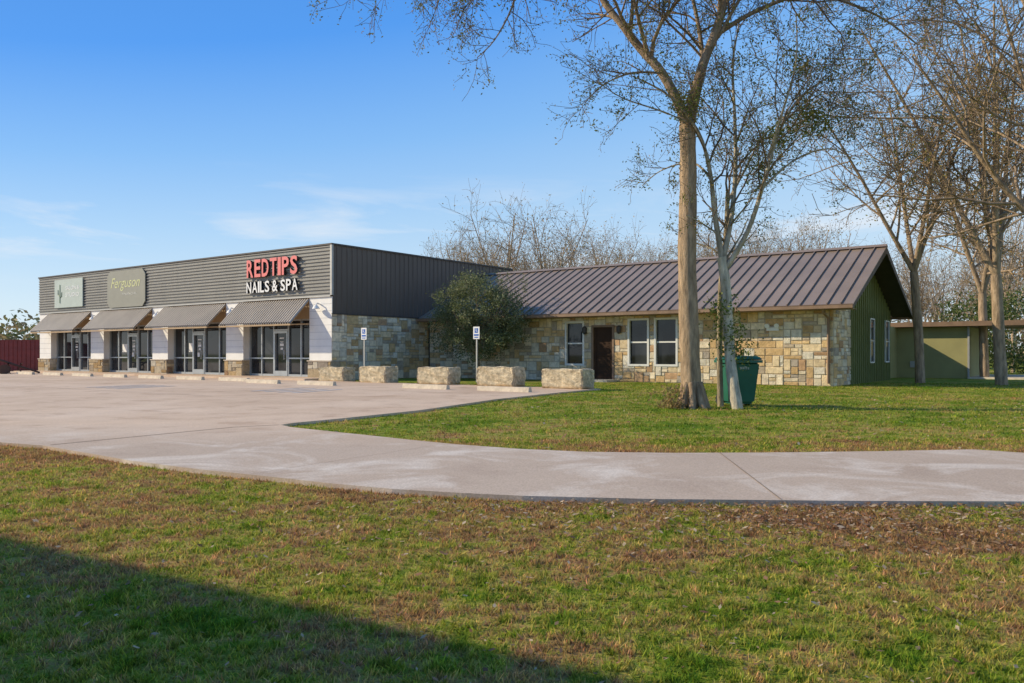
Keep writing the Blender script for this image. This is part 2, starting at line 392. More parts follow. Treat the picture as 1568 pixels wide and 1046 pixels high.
def text(body,name,x0,x1,z0,z1,y,mat,parent,ext=.05,offset=.0,shear=0,side=None):
    cu=bpy.data.curves.new(name,'FONT'); cu.body=body; cu.extrude=ext; cu.offset=offset; cu.size=1; cu.shear=shear; cu.resolution_u=3
    o=bpy.data.objects.new(name,cu); S.collection.objects.link(o)
    bpy.context.view_layer.update(); dg=bpy.context.evaluated_depsgraph_get(); me=bpy.data.meshes.new_from_object(o.evaluated_get(dg))
    bpy.data.objects.remove(o)
    co=np.array([v.co[:] for v in me.vertices]); mn,mxx=co.min(0),co.max(0)
    for v in me.vertices:
        a=(v.co.x-mn[0])/(mxx[0]-mn[0]); bq=(v.co.y-mn[1])/(mxx[1]-mn[1]); zz=v.co.z
        v.co=(x0+a*(x1-x0), y-(zz), z0+bq*(z1-z0))
    me.materials.clear(); me.materials.append(mat)
    me.update()
    if side:
        me.materials.append(side)
        for p in me.polygons:
            if abs(p.normal.y)<.5: p.material_index=1
    o=bpy.data.objects.new(name,me); S.collection.objects.link(o); o.parent=parent; return o
def letters(word,x0,x1,z0,z1,mat,nm,widths,off):
    tot=sum(widths); x=x0
    for ch,wv in zip(word,widths):
        wd=(x1-x0)*wv/tot
        if ch!=' ':
            text(ch,nm+'_'+ch,x+wd*.08,x+wd*.92,z0,z1,-.20,mat,R,.06,off,side=M_letside)
        x+=wd
letters('REDTIPS',-5.72,-2.0,4.70,5.52,M_red,'letter',[1,.92,1.02,1,.45,1,1],.022)
letters('NAILS & SPA',-5.72,-2.0,3.98,4.50,M_lw,'letter_small',[1,1.05,.35,.8,.9,.32,1.1,.32,.9,.95,1.05],.018)
mb=MB(); mb.box(-5.6,-2.1,-.14,-.12,4.9,4.98); mb.box(-5.6,-2.1,-.14,-.12,4.2,4.28); mb.build('letter_raceways',M_band,R)
def chamf(mbx,x0,x1,z0,z1,y,c,t=.05):
    p=[(x0+c,z0),(x1-c,z0),(x1,z0+c),(x1,z1-c),(x1-c,z1),(x0+c,z1),(x0,z1-c),(x0,z0+c)]
    mbx.prism(p,lambda q:(q[0],y,q[1]),lambda q:(q[0],y-t,q[1]))
mb=MB(); chamf(mb,-18.5,-14.6,3.72,5.74,-.12,.28); mb.build('sign_panel_large',M_sign,R)
mb=MB(); chamf(mb,-24.7,-21.3,3.92,5.60,-.12,.02); mb.build('sign_panel_small',M_sign2,R)
text('Ferguson','sign_script',-18.1,-15.1,4.62,5.35,-.175,M_gold,R,.004,-.004,.35)
text('FINANCIAL','sign_caption',-16.9,-15.4,4.38,4.50,-.175,M_ltext,R,.004)
text('SALON &','sign_text_upper',-23.3,-21.7,4.95,5.18,-.175,M_lw,R,.004); text('STUDIO','sign_text_lower',-23.3,-21.7,4.55,4.78,-.175,M_lw,R,.004)
mb=MB(); mb.tube([(-24.0,-.175,4.2),(-24.0,-.175,5.3)],[.035,.03],8); mb.tube([(-24.0,-.175,4.6),(-24.22,-.175,4.7),(-24.24,-.175,5.0)],[.02,.03,.025],6); mb.tube([(-24,-.175,4.5),(-23.8,-.175,4.6),(-23.78,-.175,4.85)],[.02,.03,.025],6); mb.build('sign_cactus',M_cact,R)

# ------------------------------------------------------------ stone house
Hh=empty('stone_house',(CX,CY,0),ANG)
ex,ey0,ey1,rz,ez,ry=19.95,5.30,15.9,5.35,2.86,10.5
wx,wy0,wy1=19.1,6.08,15.4
slope=(rz-ez)/(ry-ey0)
def rh(y): return ez+(y-ey0)*slope if y<ry else ez+(ey1-y)*((rz-ez)/(ey1-ry))
mb=MB(); mb.box(.1,wx-.06,wy0+.12,wy1-.05,0,2.9)
gp=[(wy0+.12,2.9),(wy1-.05,2.9),(ry,rh(ry)-.15)]
mb.prism(gp,lambda p:(.1,p[0],p[1]),lambda p:(wx-.08,p[0],p[1])); mb.build('core_walls',M_green,Hh)
WIN=[(7.99,8.86,.70,2.5),(11.03,11.90,.70,2.55),(12.22,13.15,.70,2.55)]; DOOR=(9.32,10.30,0,2.32)
op=[(a-.1,bq-.1,c_,d_) for a,bq,c_,d_ in WIN+[DOOR]]
st=MB(); mo=MB()
ashlar(st,mo,19.0,2.86,lambda u,z,d:(.1+u,wy0-d,z),openings=op,seed=11)
ashlar(st,mo,2.3,2.86,lambda u,z,d:(wx+d,wy0+u,z),seed=12)
st.build('stone_veneer',M_stone,Hh); mo.build('mortar_joints',M_mortar,Hh)
wf=MB(); gl=MB()
for (a,bq,c_,d_) in WIN:
    y0=wy0-.045; y1=wy0+.11; t=.085
    wf.box(a-.05,a-.05+t,y0,y1,c_-.05,d_+.05); wf.box(bq+.05-t,bq+.05,y0,y1,c_-.05,d_+.05)
    wf.box(a-.05+t,bq+.05-t,y0,y1,c_-.05,c_-.05+t); wf.box(a-.05+t,bq+.05-t,y0,y1,d_+.05-t,d_+.05)
    mz=(c_+d_)/2; wf.box(a+.036,bq-.036,wy0+.02,y1,mz-.03,mz+.03)
    gl.quad((a,wy0+.075,c_),(bq,wy0+.075,c_),(bq,wy0+.075,d_),(a,wy0+.075,d_))
wf.build('window_frames',M_vinyl,Hh); gl.build('window_glass',M_glass,Hh)
mb=MB(); a,bq,c_,d_=DOOR
mb.box(a-.05,a+.04,wy0-.045,wy0+.11,0,d_+.04); mb.box(bq-.04,bq+.05,wy0-.045,wy0+.11,0,d_+.04); mb.box(a+.04,bq-.04,wy0-.045,wy0+.11,d_-.05,d_+.04); mb.build('door_frame',M_brown,Hh)
mb=MB(); mb.box(a+.04,bq-.04,wy0+.05,wy0+.10,.1,d_-.05); mb.box(a+.1,a+.14,wy0+.0,wy0+.02,.95,1.1)
mb.box(a+.04,a+.16,wy0+.03,wy0+.05,.1,d_-.05); mb.box(bq-.16,bq-.04,wy0+.03,wy0+.05,.1,d_-.05); mb.box(a+.16,bq-.16,wy0+.03,wy0+.05,1.05,1.15); mb.box(a+.16,bq-.16,wy0+.03,wy0+.05,.1,.28); mb.build('door_leaf',M_doorfr,Hh)
mb=MB(); mb.box(a-.2,bq+.2,wy0-.9,wy0-.04,.0,.09); mb.build('door_step',M_curb,Hh)
mb=MB()
for x in (8.98,10.62):
    mb.box(x-.05,x+.05,wy0-.07,wy0-.04,2.0,2.25); mb.tube([(x,wy0-.12,1.98),(x,wy0-.12,2.06),(x,wy0-.12,2.26),(x,wy0-.12,2.33)],[.04,.10,.11,.02],8)
mb.build('porch_lamps',M_trimdark,Hh)
mb=MB(); mb.box(16.75,17.2,wy0-.10,wy0-.03,2.0,2.12); mb.tube([(16.8,wy0-.1,2.2),(16.8,wy0-.2,2.17)],[.07,.09],10,cap=True); mb.tube([(17.15,wy0-.1,2.2),(17.15,wy0-.2,2.17)],[.07,.09],10,cap=True); mb.build('flood_light',M_white,Hh)
def slopepanel(mbx,x0,x1,ya,za,yb,zb,t):
    L=math.hypot(yb-ya,zb-za); ny,nz=-(zb-za)/L,(yb-ya)/L
    if nz<0: ny,nz=-ny,-nz
    pr=[(ya,za),(yb,zb),(yb-ny*t,zb-nz*t),(ya-ny*t,za-nz*t)]
    mbx.prism(pr,lambda p:(x0,p[0],p[1]),lambda p:(x1,p[0],p[1]))
mb=MB()
slopepanel(mb,.04,ex,ey0,ez,ry,rz,.03); slopepanel(mb,.04,ex,ey1,ez,ry,rz,.03)
x=.35
while x<ex:
    for ya in (ey0-.01,ey1+.01):
        L=math.hypot(ry-ya,rz-ez); s_=(rz-ez)/L; c_=(ry-ya)/L; h=.05
        ny,nz=(-s_,abs(c_)) if ya<ry else (s_,abs(c_))
        pr=[(ya+ny*.002,ez+nz*.002),(ry,rz+.002),(ry+ny*h,rz+nz*h),(ya+ny*h,ez+nz*h)]
        mb.prism(pr,lambda p:(x-.016,p[0],p[1]),lambda p:(x+.016,p[0],p[1]))
    x+=.457
mb.prism([(ry-.18,rz-.02),(ry,rz+.09),(ry+.18,rz-.02)],lambda p:(.04,p[0],p[1]),lambda p:(ex+.01,p[0],p[1]))
mb.build('standing_seam_roof',M_roof,Hh)
mb=MB()
mb.box(.04,ex,ey0-.02,ey0+.02,ez-.17,ez-.035)
mb.box(.04,ex,ey0-.12,ey0-.022,ez-.15,ez-.04)
mb.box(.04,ex-.06,ey0+.02,wy0,ez-.17,ez-.15)
mb.box(.04,ex,ey1-.02,ey1+.02,ez-.17,ez-.035)
mb.tube([(18.95,ey0-.07,ez-.12),(18.95,ey0+.1,ez-.3),(18.95,wy0-.08,ez-.45),(18.95,wy0-.08,.1)],[.05]*4,6)
mb.build('fascia_gutter_downspout',M_brown,Hh)
mb=MB()
for ya in (ey0,ey1):
    t=.24
    pr=[(ya,ez-.035),(ry,rz-.035),(ry,rz-.035-t),(ya,ez-.17)]
    mb.prism(pr,lambda p:(ex-.05,p[0],p[1]),lambda p:(ex+.0,p[0],p[1]))
    pr=[(ya,ez-.036),(ry,rz-.036),(ry,rz-.08),(ya,ez-.08)]
    mb.prism(pr,lambda p:(wx-.02,p[0],p[1]),lambda p:(ex-.052,p[0],p[1]))
mb.build('rake_trim',M_rake,Hh)
mb=MB()
mb.quad((wx-.02,8.38,0),(wx-.02,wy1,0),(wx-.02,wy1,2.87),(wx-.02,8.38,2.87))
mb.poly([(wx-.01,wy0,2.87),(wx-.01,wy1,2.87),(wx-.01,wy1,rh(wy1)-.1),(wx-.01,ry,rh(ry)-.1),(wx-.01,wy0,rh(wy0)-.1)])
y=6.3
while y<wy1:
    zb=0 if y>8.35 else 2.87
    if not any(abs(y-q)<.32 for q in (11.8,14.6)): mb.box(wx-.01,wx+.03,y-.025,y+.025,zb,rh(y)-.08)
    else:
        mb.box(wx-.01,wx+.03,y-.025,y+.025,2.62,rh(y)-.08); mb.box(wx-.01,wx+.03,y-.025,y+.025,0,.75)
    y+=.32
mb.build('board_batten_siding',M_green,Hh)
wf=MB(); gl=MB()
for yc in (11.8,14.6):
    wf.box(wx,wx+.06,yc-.36,yc-.31,.78,2.6); wf.box(wx,wx+.06,yc+.31,yc+.36,.78,2.6); wf.box(wx,wx+.06,yc-.31,yc+.31,.78,.83); wf.box(wx,wx+.06,yc-.31,yc+.31,2.55,2.6); wf.box(wx,wx+.05,yc-.31,yc+.31,1.67,1.70)
    gl.quad((wx+.02,yc-.31,.83),(wx+.02,yc+.31,.83),(wx+.02,yc+.31,2.55),(wx+.02,yc-.31,2.55))
wf.build('gable_window_frames',M_vinyl,Hh); gl.build('gable_window_glass',M_glass,Hh)
mb=MB(); mb.box(14.2,18.6,wy1,19.4,0,2.45); mb.box(14,21.7,19.4,25,0,2.42); mb.build('annex_walls',M_olive,Hh)
mb=MB(); mb.box(13.8,24.2,18.9,25.4,2.44,2.66); mb.build('annex_roof',M_brown,Hh)
mb=MB()
for x,y in ((24,19.2),(23,19.2),(24,25),(24,22)): mb.box(x-.06,x+.06,y-.06,y+.06,0,2.44)
mb.build('annex_porch_posts',M_olive,Hh)
mb=MB(); mb.box(21.7,24.6,18.9,25.4,.0,.08); mb.build('annex_porch_slab',M_curb,Hh)
mb=MB(); mb.box(19.2,19.5,19.34,19.396,.5,.8); mb.box(21.64,21.72,19.33,19.41,0,2.42); mb.build('annex_trim',M_post,Hh)

# ------------------------------------------------------------ limestone blocks
def rockblock(name,lx,ly,w,h,dp,seed):
    r=random.Random(seed); bm=bmesh.new(); bmesh.ops.create_cube(bm,size=1)
    bmesh.ops.bevel(bm,geom=bm.edges[:],offset=.04,segments=1,affect='EDGES')
    bmesh.ops.subdivide_edges(bm,edges=bm.edges[:],cuts=7,use_grid_fill=True)
    for v in bm.verts:
        v.co.x*=w; v.co.y*=dp; v.co.z=(v.co.z+.5)*h
        n_=Vector((math.sin(v.co.x*7+seed)*math.cos(v.co.z*9),math.sin(v.co.z*11+v.co.x*5+seed),math.cos(v.co.x*8+v.co.y*6+seed)))
        v.co+=n_*.014+Vector((r.uniform(-1,1),r.uniform(-1,1),r.uniform(-1,1)))*.014
    me=bpy.data.meshes.new(name); bm.to_mesh(me); bm.free()
    ca=me.color_attributes.new('Col','FLOAT_COLOR','POINT')
    for i,v in enumerate(me.vertices):
        t=min(1,max(0,v.co.z/h)); s_=r.uniform(.78,1.12); cc_=(.66*s_,.55*s_,.37*s_) if t>.12 else (.50*s_,.34*s_,.18*s_)
        ca.data[i].color=(*cc_,1)
    me.materials.append(M_block); o=bpy.data.objects.new(name,me); S.collection.objects.link(o)
    x,y=L2W(lx,ly); o.location=(x,y,.0 if ly>-1.3 else .04); o.rotation_euler=(0,0,ANG+r.uniform(-.05,.05))
for i,(lx,ly,w,hh) in enumerate(((1.3,-.95,1.45,.6),(3.9,-1.15,1.5,.66),(7.15,-1.3,1.5,.62),(10.1,-1.45,1.6,.66),(12.9,-1.6,1.6,.62))):
    rockblock('limestone_block',lx,ly,w,hh,.7,i+3)
for x in (12.5,9.4,4.2,1.2,-1.9,-5.0,-8.1,-11.2,-14.3,-17.4,-20.5,-23.6):
    mb=MB(); pr=[(-.09,0),(.09,0),(.06,.14),(-.06,.14)]
    mb.prism(pr,lambda p:(-.95,p[0],p[1]),lambda p:(.95,p[0],p[1]))
    for q in (-.6,.6): mb.tube([(q,0,.1),(q,0,.145)],[.02,.02],6,cap=True)
    o=mb.build('wheel_stop',M_curb); px_,py_=L2W(x,-4.5 if x>0 else -3.6); o.location=(px_,py_,.045); o.rotation_euler=(0,0,ANG+random.uniform(-.02,.02))
for (lx,ly) in ((1.55,.35),(6.3,2.0)):
    E=empty('accessible_parking_sign',(*L2W(lx,ly),0),ANG)
    mb=MB(); mb.box(-.03,.03,-.02,.02,0,2.2); mb.build('post',M_post,E)
    mb=MB(); mb.box(-.16,.16,-.035,-.022,1.75,2.25); mb.build('plate',M_lw,E)
    mb=MB(); mb.box(-.09,.09,-.039,-.036,2.00,2.19); mb.build('blue_field',M_blue,E)
    mb=MB(); mb.tube([(0,-.042,2.17),(0,-.042,2.185)],[.02,.02],8,cap=True); mb.box(-.02,.01,-.044,-.041,2.07,2.15); mb.tube([(.0,-.042,2.06),(.06,-.042,2.06),(.07,-.042,2.02)],[.01]*3,5); mb.build('symbol',M_lw,E)
    mb=MB(); mb.box(-.10,.10,-.04,-.036,1.80,1.84); mb.box(-.12,.12,-.04,-.036,1.88,1.95); mb.build('caption',M_blue,E)
# ------------------------------------------------------------ wheeled bin
E=empty('wheeled_trash_bin',(4.98,18.0,0),math.radians(8)); E.scale=(1.05,1.05,1.03)
bm=bmesh.new(); bmesh.ops.create_cube(bm,size=1)
for v in bm.verts:
    t=v.co.z>0; v.co.x*=(.66 if t else .52); v.co.y*=(.76 if t else .58); v.co.z=.95 if t else .06
    if not t: v.co.y+=.03
bmesh.ops.bevel(bm,geom=bm.edges[:],offset=.05,segments=3,affect='EDGES')
me=bpy.data.meshes.new('body'); bm.to_mesh(me); bm.free(); me.materials.append(M_bin); o=bpy.data.objects.new('body',me); S.collection.objects.link(o); o.parent=E
mb=MB(); mb.box(-.36,.36,-.41,.41,.93,.985); mb.build('rim',M_bin,E)
bm=bmesh.new(); bmesh.ops.create_cube(bm,size=1)
for v in bm.verts:
    t=v.co.z>0; v.co.x*=(.62 if t else .76); v.co.y*=(.68 if t else .86); v.co.z=1.075 if t else .99
bmesh.ops.bevel(bm,geom=bm.edges[:],offset=.025,segments=2,affect='EDGES')
me=bpy.data.meshes.new('lid'); bm.to_mesh(me); bm.free(); me.materials.append(M_bin); o=bpy.data.objects.new('lid',me); S.collection.objects.link(o); o.parent=E
mb=MB()
for x in (-.27,.30): mb.tube([(x-.03,.33,.13),(x+.03,.33,.13)],[.13,.13],16,cap=True)
mb.tube([(-.3,.33,.13),(.3,.33,.13)],[.015,.015],6); mb.tube([(.37,.28,.13),(.31,.28,.13)],[.13,.13],16,cap=True)
mb.build('wheels',M_black,E)
mb=MB(); mb.tube([(-.25,.42,.98),(-.25,.49,1.0),(.25,.49,1.0),(.25,.42,.98)],[.018]*4,6); mb.build('handle',M_bin,E)
text('wm','label',-.12,.08,.79,.85,-.368,M_ltext,E,.003)

# ------------------------------------------------------------ trees
class Tree:
    def __init__(s,seed): s.m=MB(); s.r=random.Random(seed); s.tips=[]
def nrm(v):
    L=math.sqrt(v[0]**2+v[1]**2+v[2]**2) or 1; return (v[0]/L,v[1]/L,v[2]/L)
def branch(T,p,d,L,r0,lvl,P):
    r=T.r; n=max(3,min(9,int(L/P['seg'][lvl]))); st=L/n; pts=[p]; rad=[r0]; dirs=[d]
    rend=max(P['rmin'],r0*.35)
    for i in range(n):
        w=P['wander']*(1+.3*lvl)
        d=nrm((d[0]+r.gauss(0,w),d[1]+r.gauss(0,w),d[2]+r.gauss(0,w)+P['up'][lvl]))
        p=(p[0]+d[0]*st,p[1]+d[1]*st,p[2]+d[2]*st); pts.append(p); dirs.append(d)
        rad.append(r0+(rend-r0)*(i+1)/n)
    T.m.tube(pts,rad,P['sides'][lvl],P['col'] if r0<.03 else P.get('col0',P['col']))
    kids(T,pts,rad,dirs,L,lvl,P)
def kids(T,pts,rad,dirs,L,lvl,P,tmin=.2):
    r=T.r
    if lvl>=P['max']:
        T.tips+=pts[1:]; return
    k=P['n'][lvl]; k=max(1,int(k*min(1.6,L/P['refL'][lvl])+r.random()))
    for c in range(k):
        t=tmin+(1-tmin)*((c+r.random())/k); t=min(.999,t); i=int(t*(len(pts)-1)); f=t*(len(pts)-1)-i
        a,bq=pts[i],pts[i+1]; p=tuple(a[q]+(bq[q]-a[q])*f for q in range(3)); dd=dirs[min(i+1,len(dirs)-1)]
        rv=nrm((r.gauss(0,1),r.gauss(0,1),r.gauss(0,1)+P.get('bias',.1)))
        dot=sum(rv[q]*dd[q] for q in range(3)); perp=nrm(tuple(rv[q]-dot*dd[q] for q in range(3)))
        an=math.radians(r.uniform(*P['ang'])); d2=nrm(tuple(dd[q]*math.cos(an)+perp[q]*math.sin(an) for q in range(3)))
        rr=rad[i]+(rad[i+1]-rad[i])*f
        branch(T,p,d2,P['len'][lvl]*r.uniform(.6,1.25)*(1-.35*t),max(P['rmin'],min(rr*.6,P['rcap'][lvl])),lvl+1,P)
def limb(T,pts,r0,r1,P,lvl=0,L=None,col=None,tmin=.25,k=True,sides=10):
    q=[];n=len(pts)
    for i in range(n-1):
        p0,p1,p2,p3=pts[max(0,i-1)],pts[i],pts[i+1],pts[min(n-1,i+2)]
        for s_ in range(4):
            t=s_/4; q.append(tuple(.5*((2*p1[a])+(-p0[a]+p2[a])*t+(2*p0[a]-5*p1[a]+4*p2[a]-p3[a])*t*t+(-p0[a]+3*p1[a]-3*p2[a]+p3[a])*t**3) for a in range(3)))
    q.append(pts[-1]); m_=len(q)
    rad=[r0+(r1-r0)*(i/(m_-1))**.8 for i in range(m_)]
    rad=[x*T.r.uniform(.95,1.05) for x in rad]
    T.m.tube(q,rad,sides,col or P.get('col0',P['col']))
    if k:
        dirs=[nrm(tuple(q[min(m_-1,i+1)][a]-q[max(0,i-1)][a] for a in range(3))) for i in range(m_)]
        kids(T,q,rad,dirs,L or P['refL'][lvl],lvl,P,tmin)
    return q
def leafcloud(name,cent,n,spread,size,pal,parent,seed,zsq=1.0,mat=None,clump=0):
    g=np.random.default_rng(seed); cent=np.array(cent)
    if len(cent)==0 or n==0: return
    if clump:
        sel=cent[g.choice(len(cent),min(clump,len(cent)),replace=False)]
        c=sel[g.integers(0,len(sel),n)]+g.normal(0,1,(n,3))*spread
    else: c=cent[g.integers(0,len(cent),n)]+g.normal(0,1,(n,3))*spread*np.array([1,1,zsq])
    u=g.normal(0,1,(n,3)); u/=np.linalg.norm(u,axis=1)[:,None]; w=np.cross(u,g.normal(0,1,(n,3))); w/=np.linalg.norm(w,axis=1)[:,None]
    s=(size*g.uniform(.6,1.4,n))[:,None]
    v=np.stack([c-u*s,c+w*s*.45,c+u*s,c-w*s*.45],1).reshape(-1,3)
    pal=np.array(pal); col=pal[g.integers(0,len(pal),n)]*g.uniform(.7,1.25,n)[:,None]
    return npmesh(name,v,4,np.repeat(col,4,0),mat or M_leaf,parent)
PAL_OL=[(.19,.19,.04),(.25,.21,.055),(.30,.20,.07),(.15,.17,.04)]
PAL_GR=[(.15,.17,.03),(.21,.20,.045),(.12,.14,.03)]
PAL_BR=[(.44,.27,.09),(.36,.22,.08),(.28,.22,.06),(.48,.33,.13)]
PB=dict(seg=[.5,.35,.25,.18,.15],wander=.13,up=[.05,.04,.03,.02,.0],sides=[8,5,4,3,3],rmin=.0045,max=3,n=[8,8,7,5],refL=[3,2,1.1,.6],len=[2.3,1.25,.65,.4],rcap=[.05,.022,.010,.006],ang=(28,68),col=(.24,.175,.12),col0=(.34,.25,.17))
E=empty('tall_tree',(0,0,0)); T=Tree(3); Y=17.3; bk=(.42,.30,.19)
trunk=[(3.83,Y,-.1),(3.82,Y,.25),(3.78,Y,.9),(3.74,Y,2.0),(3.71,Y,3.2),(3.73,Y,4.4),(3.73,Y,5.3),(3.71,Y,6.0)]
limb(T,trunk,.235,.165,PB,k=False,sides=14,col=bk)
for i in range(9):
    a=i/9*6.28+.3; rr=T.r.uniform(.34,.42); T.m.tube([(3.83+math.cos(a)*rr,Y+math.sin(a)*rr,-.05),(3.83+math.cos(a)*.25,Y+math.sin(a)*.25,.12),(3.81+math.cos(a)*.17,Y+math.sin(a)*.17,.55)],[.05,.09,.06],7,(.38,.27,.17))
limb(T,[(3.71,Y,5.9),(3.58,Y,6.35),(3.2,Y+.1,7.13),(2.75,Y+.2,7.7),(2.4,Y+.2,8.15),(1.9,Y+.3,8.9),(1.3,Y+.2,10.3),(.9,Y,11.8)],.125,.05,PB,tmin=.35)
limb(T,[(3.72,Y,5.9),(3.85,Y,6.5),(4.03,Y-.1,7.27),(4.3,Y-.2,8.0),(4.5,Y-.2,8.93),(4.6,Y,10.7),(4.9,Y+.2,12.5)],.14,.05,PB,tmin=.35)
limb(T,[(3.95,Y,6.9),(4.15,Y+.5,7.6),(4.1,Y+.8,8.6),(3.8,Y+1.0,10.2)],.07,.03,PB)
limb(T,[(4.2,Y-.1,7.8),(5.1,Y-.3,8.3),(6.2,Y-.5,8.55),(7.6,Y-.3,8.2),(8.6,Y,7.7)],.06,.015,PB)
limb(T,[(4.4,Y-.1,8.5),(5.5,Y+.5,9.5),(7.0,Y+.9,9.9),(8.6,Y+1,9.4)],.07,.02,PB)
limb(T,[(2.9,Y+.1,7.5),(2.5,Y-.4,8.6),(2.3,Y-.8,9.6)],.05,.02,PB)
PD=dict(PB); PD['up']=[-.02,-.05,-.07,-.06,0]; PD['bias']=-.2; PD['wander']=.17; PD['len']=[1.7,1.1,.6,.4]
limb(T,[(3.2,Y,7.1),(2.5,Y-.3,7.0),(1.9,Y-.5,6.7),(1.5,Y-.6,6.3)],.03,.008,PB,lvl=1,L=2.2,tmin=.2)
limb(T,[(1.6,Y+.3,9.5),(.4,Y-.2,9.8),(-.7,Y-.4,9.6),(-1.5,Y-.4,9.0),(-2.2,Y-.4,8.6)],.07,.01,PD,tmin=.35,L=2.8)
limb(T,[(.4,Y-.2,9.8),(.2,Y-.6,9.0),(.0,Y-.7,8.2),(-.35,Y-.8,7.5),(-.7,Y-.9,7.1)],.035,.008,PD,lvl=1,L=3.2,tmin=.3)
limb(T,[(-.7,Y-.4,9.6),(-.6,Y-.5,8.8),(-1.0,Y-.6,8.2)],.03,.008,PD,lvl=1,L=2.4,tmin=.2)
T.m.build('trunk_and_branches',M_bark,E,True); leafcloud('foliage',T.tips,11000,.07,.026,PAL_OL,E,5); leafcloud('leaf_clusters',T.tips,6500,.09,.030,PAL_GR,E,51,clump=420)
E=empty('multi_stem_tree',(0,0,0)); T=Tree(11); PM=dict(PB); PM['n']=[8,8,7,5]; PM['len']=[1.9,1.0,.55,.35]; PM['col0']=(.46,.39,.28)
wb=(.62,.54,.40)
limb(T,[(4.70,Y-.3,-.05),(4.62,Y-.2,.6),(4.60,Y,1.4),(4.54,Y,2.5),(4.44,Y,3.2)],.125,.10,PM,k=False,col=wb)
limb(T,[(4.55,Y+.5,-.05),(4.50,Y+.4,1.2),(4.50,Y+.3,2.6),(4.58,Y+.2,3.6),(4.6,Y+.1,4.6)],.07,.045,PM,tmin=.6,col=(.36,.29,.19))
limb(T,[(4.46,Y,3.1),(4.3,Y,4.1),(4.17,Y-.1,5.0),(3.9,Y-.2,5.8),(3.3,Y-.3,6.5),(2.6,Y-.3,6.9)],.07,.015,PM,tmin=.3,L=3.6)
limb(T,[(4.45,Y,3.1),(4.65,Y+.1,3.9),(4.79,Y+.2,5.05),(4.80,Y+.3,6.3),(4.76,Y+.3,7.4),(4.9,Y+.3,8.3)],.07,.015,PM,tmin=.3,L=3.8)
limb(T,[(4.50,Y,2.9),(4.93,Y-.2,3.7),(5.2,Y-.4,4.64),(5.45,Y-.5,5.6),(5.9,Y-.5,6.4),(6.6,Y-.5,6.9)],.065,.015,PM,tmin=.3,L=3.6)
limb(T,[(4.2,Y,4.9),(3.9,Y+.4,5.3),(3.3,Y+.7,5.2),(2.9,Y+.9,4.9)],.03,.008,PM,lvl=1,L=2.4)
limb(T,[(5.2,Y-.4,4.6),(5.9,Y-.2,5.2),(6.7,Y,5.5),(7.3,Y+.1,5.3)],.03,.008,PM,lvl=0,L=2.2)
limb(T,[(5.3,Y-.4,5.2),(5.4,Y-.9,5.9),(5.6,Y-1.2,6.9),(5.6,Y-1.2,7.9)],.035,.01,PM,lvl=0,L=2.6)
limb(T,[(4.6,Y+.1,4.4),(5.1,Y+.5,5.2),(5.6,Y+.9,6.0),(6.3,Y+1.1,6.6)],.035,.01,PM,lvl=0,L=2.2)
limb(T,[(3.7,Y-.2,6.0),(3.0,Y-.7,6.1),(2.2,Y-.9,6.3),(1.7,Y-1,6.6)],.025,.008,PM,lvl=1,L=2.4)
T.m.build('trunks_and_branches',M_bark,E,True); leafcloud('foliage',T.tips,9000,.07,.026,PAL_OL,E,6); leafcloud('leaf_clusters',T.tips,6000,.09,.030,PAL_GR,E,61,clump=340)
cl=[(6.0,Y-.4,6.2),(5.6,Y-.4,5.7),(6.35,Y-.3,6.0),(3.6,Y-.3,6.3),(5.3,Y,5.0),(4.6,Y,1.6),(4.75,Y,1.2),(4.45,Y,2.1),(5.9,Y-.5,7.1)]
leafcloud('leaf_clumps',cl,3600,.18,.034,[(.12,.17,.03),(.19,.21,.045)],E,9)
def bare(name,loc,h,seed,r0,leaves,pal,lean=(0,0),spread=1,maxl=3,col=None,forkz=.33,link_only=False,lsize=.04,dens=1.0,extra=()):
    E=empty(name,loc) if not link_only else None
    T=Tree(seed); P=dict(PB); k=h/9
    P['len']=[2.6*k*spread,1.5*k,.85*k,.4]; P['refL']=[3.6*k,2.2*k,1.3*k,.7]; P['n']=[8*dens,7*dens,6*dens,5]; P['rmin']=.006*k; P['rcap']=[.06*k,.028*k,.014*k,.01]; P['max']=maxl; P['seg']=[.6*k,.45*k,.3*k,.2]
    if col: P['col']=col; P['col0']=tuple(x*1.3 for x in col)
    fz=h*forkz; r=T.r
    tr=[(0,0,-.1),(lean[0]*.1,lean[1]*.1,fz*.4),(lean[0]*.3+r.uniform(-.1,.1),lean[1]*.3,fz)]
    limb(T,tr,r0,r0*.8,P,k=False)
    n=4
    for i in range(n):
        a=i/n*6.28+r.uniform(-.5,.5); s_=r.uniform(.12,.3)*h*spread; p=tr[-1]; tx,ty=math.cos(a)*s_+lean[0],math.sin(a)*s_+lean[1]; hz=h*r.uniform(.85,1.05)
        limb(T,[p,(p[0]+(tx-p[0])*.3,p[1]+(ty-p[1])*.3,fz+(hz-fz)*.3),(p[0]+(tx-p[0])*.6,p[1]+(ty-p[1])*.6,fz+(hz-fz)*.62),(tx,ty,hz)],r0*.6,.02*k,P,tmin=.15,L=h*.5,sides=7)
    for e_ in extra: limb(T,e_,r0*.5,.02,P,tmin=.2,L=h*.5,sides=7)
    if link_only: return T
    T.m.build('trunk_and_branches',M_bark,E,True)
    if leaves:
        leafcloud('foliage',T.tips,leaves//2,.12,lsize,pal,E,seed); leafcloud('leaf_clusters',T.tips,leaves//2,.2,lsize,PAL_OL,E,seed+1,clump=160)
    return E
bc=(.30,.22,.145)
bare('bare_tree',(16.0,32,0),11.5,21,.19,4500,PAL_BR,(-.6,0),1.15,lsize=.05,col=bc,forkz=.38,dens=.95)
bare('bare_tree',(18.0,30,0),13.5,22,.23,5500,PAL_BR,(-1.0,0),1.1,lsize=.05,forkz=.3,col=bc,dens=.95)
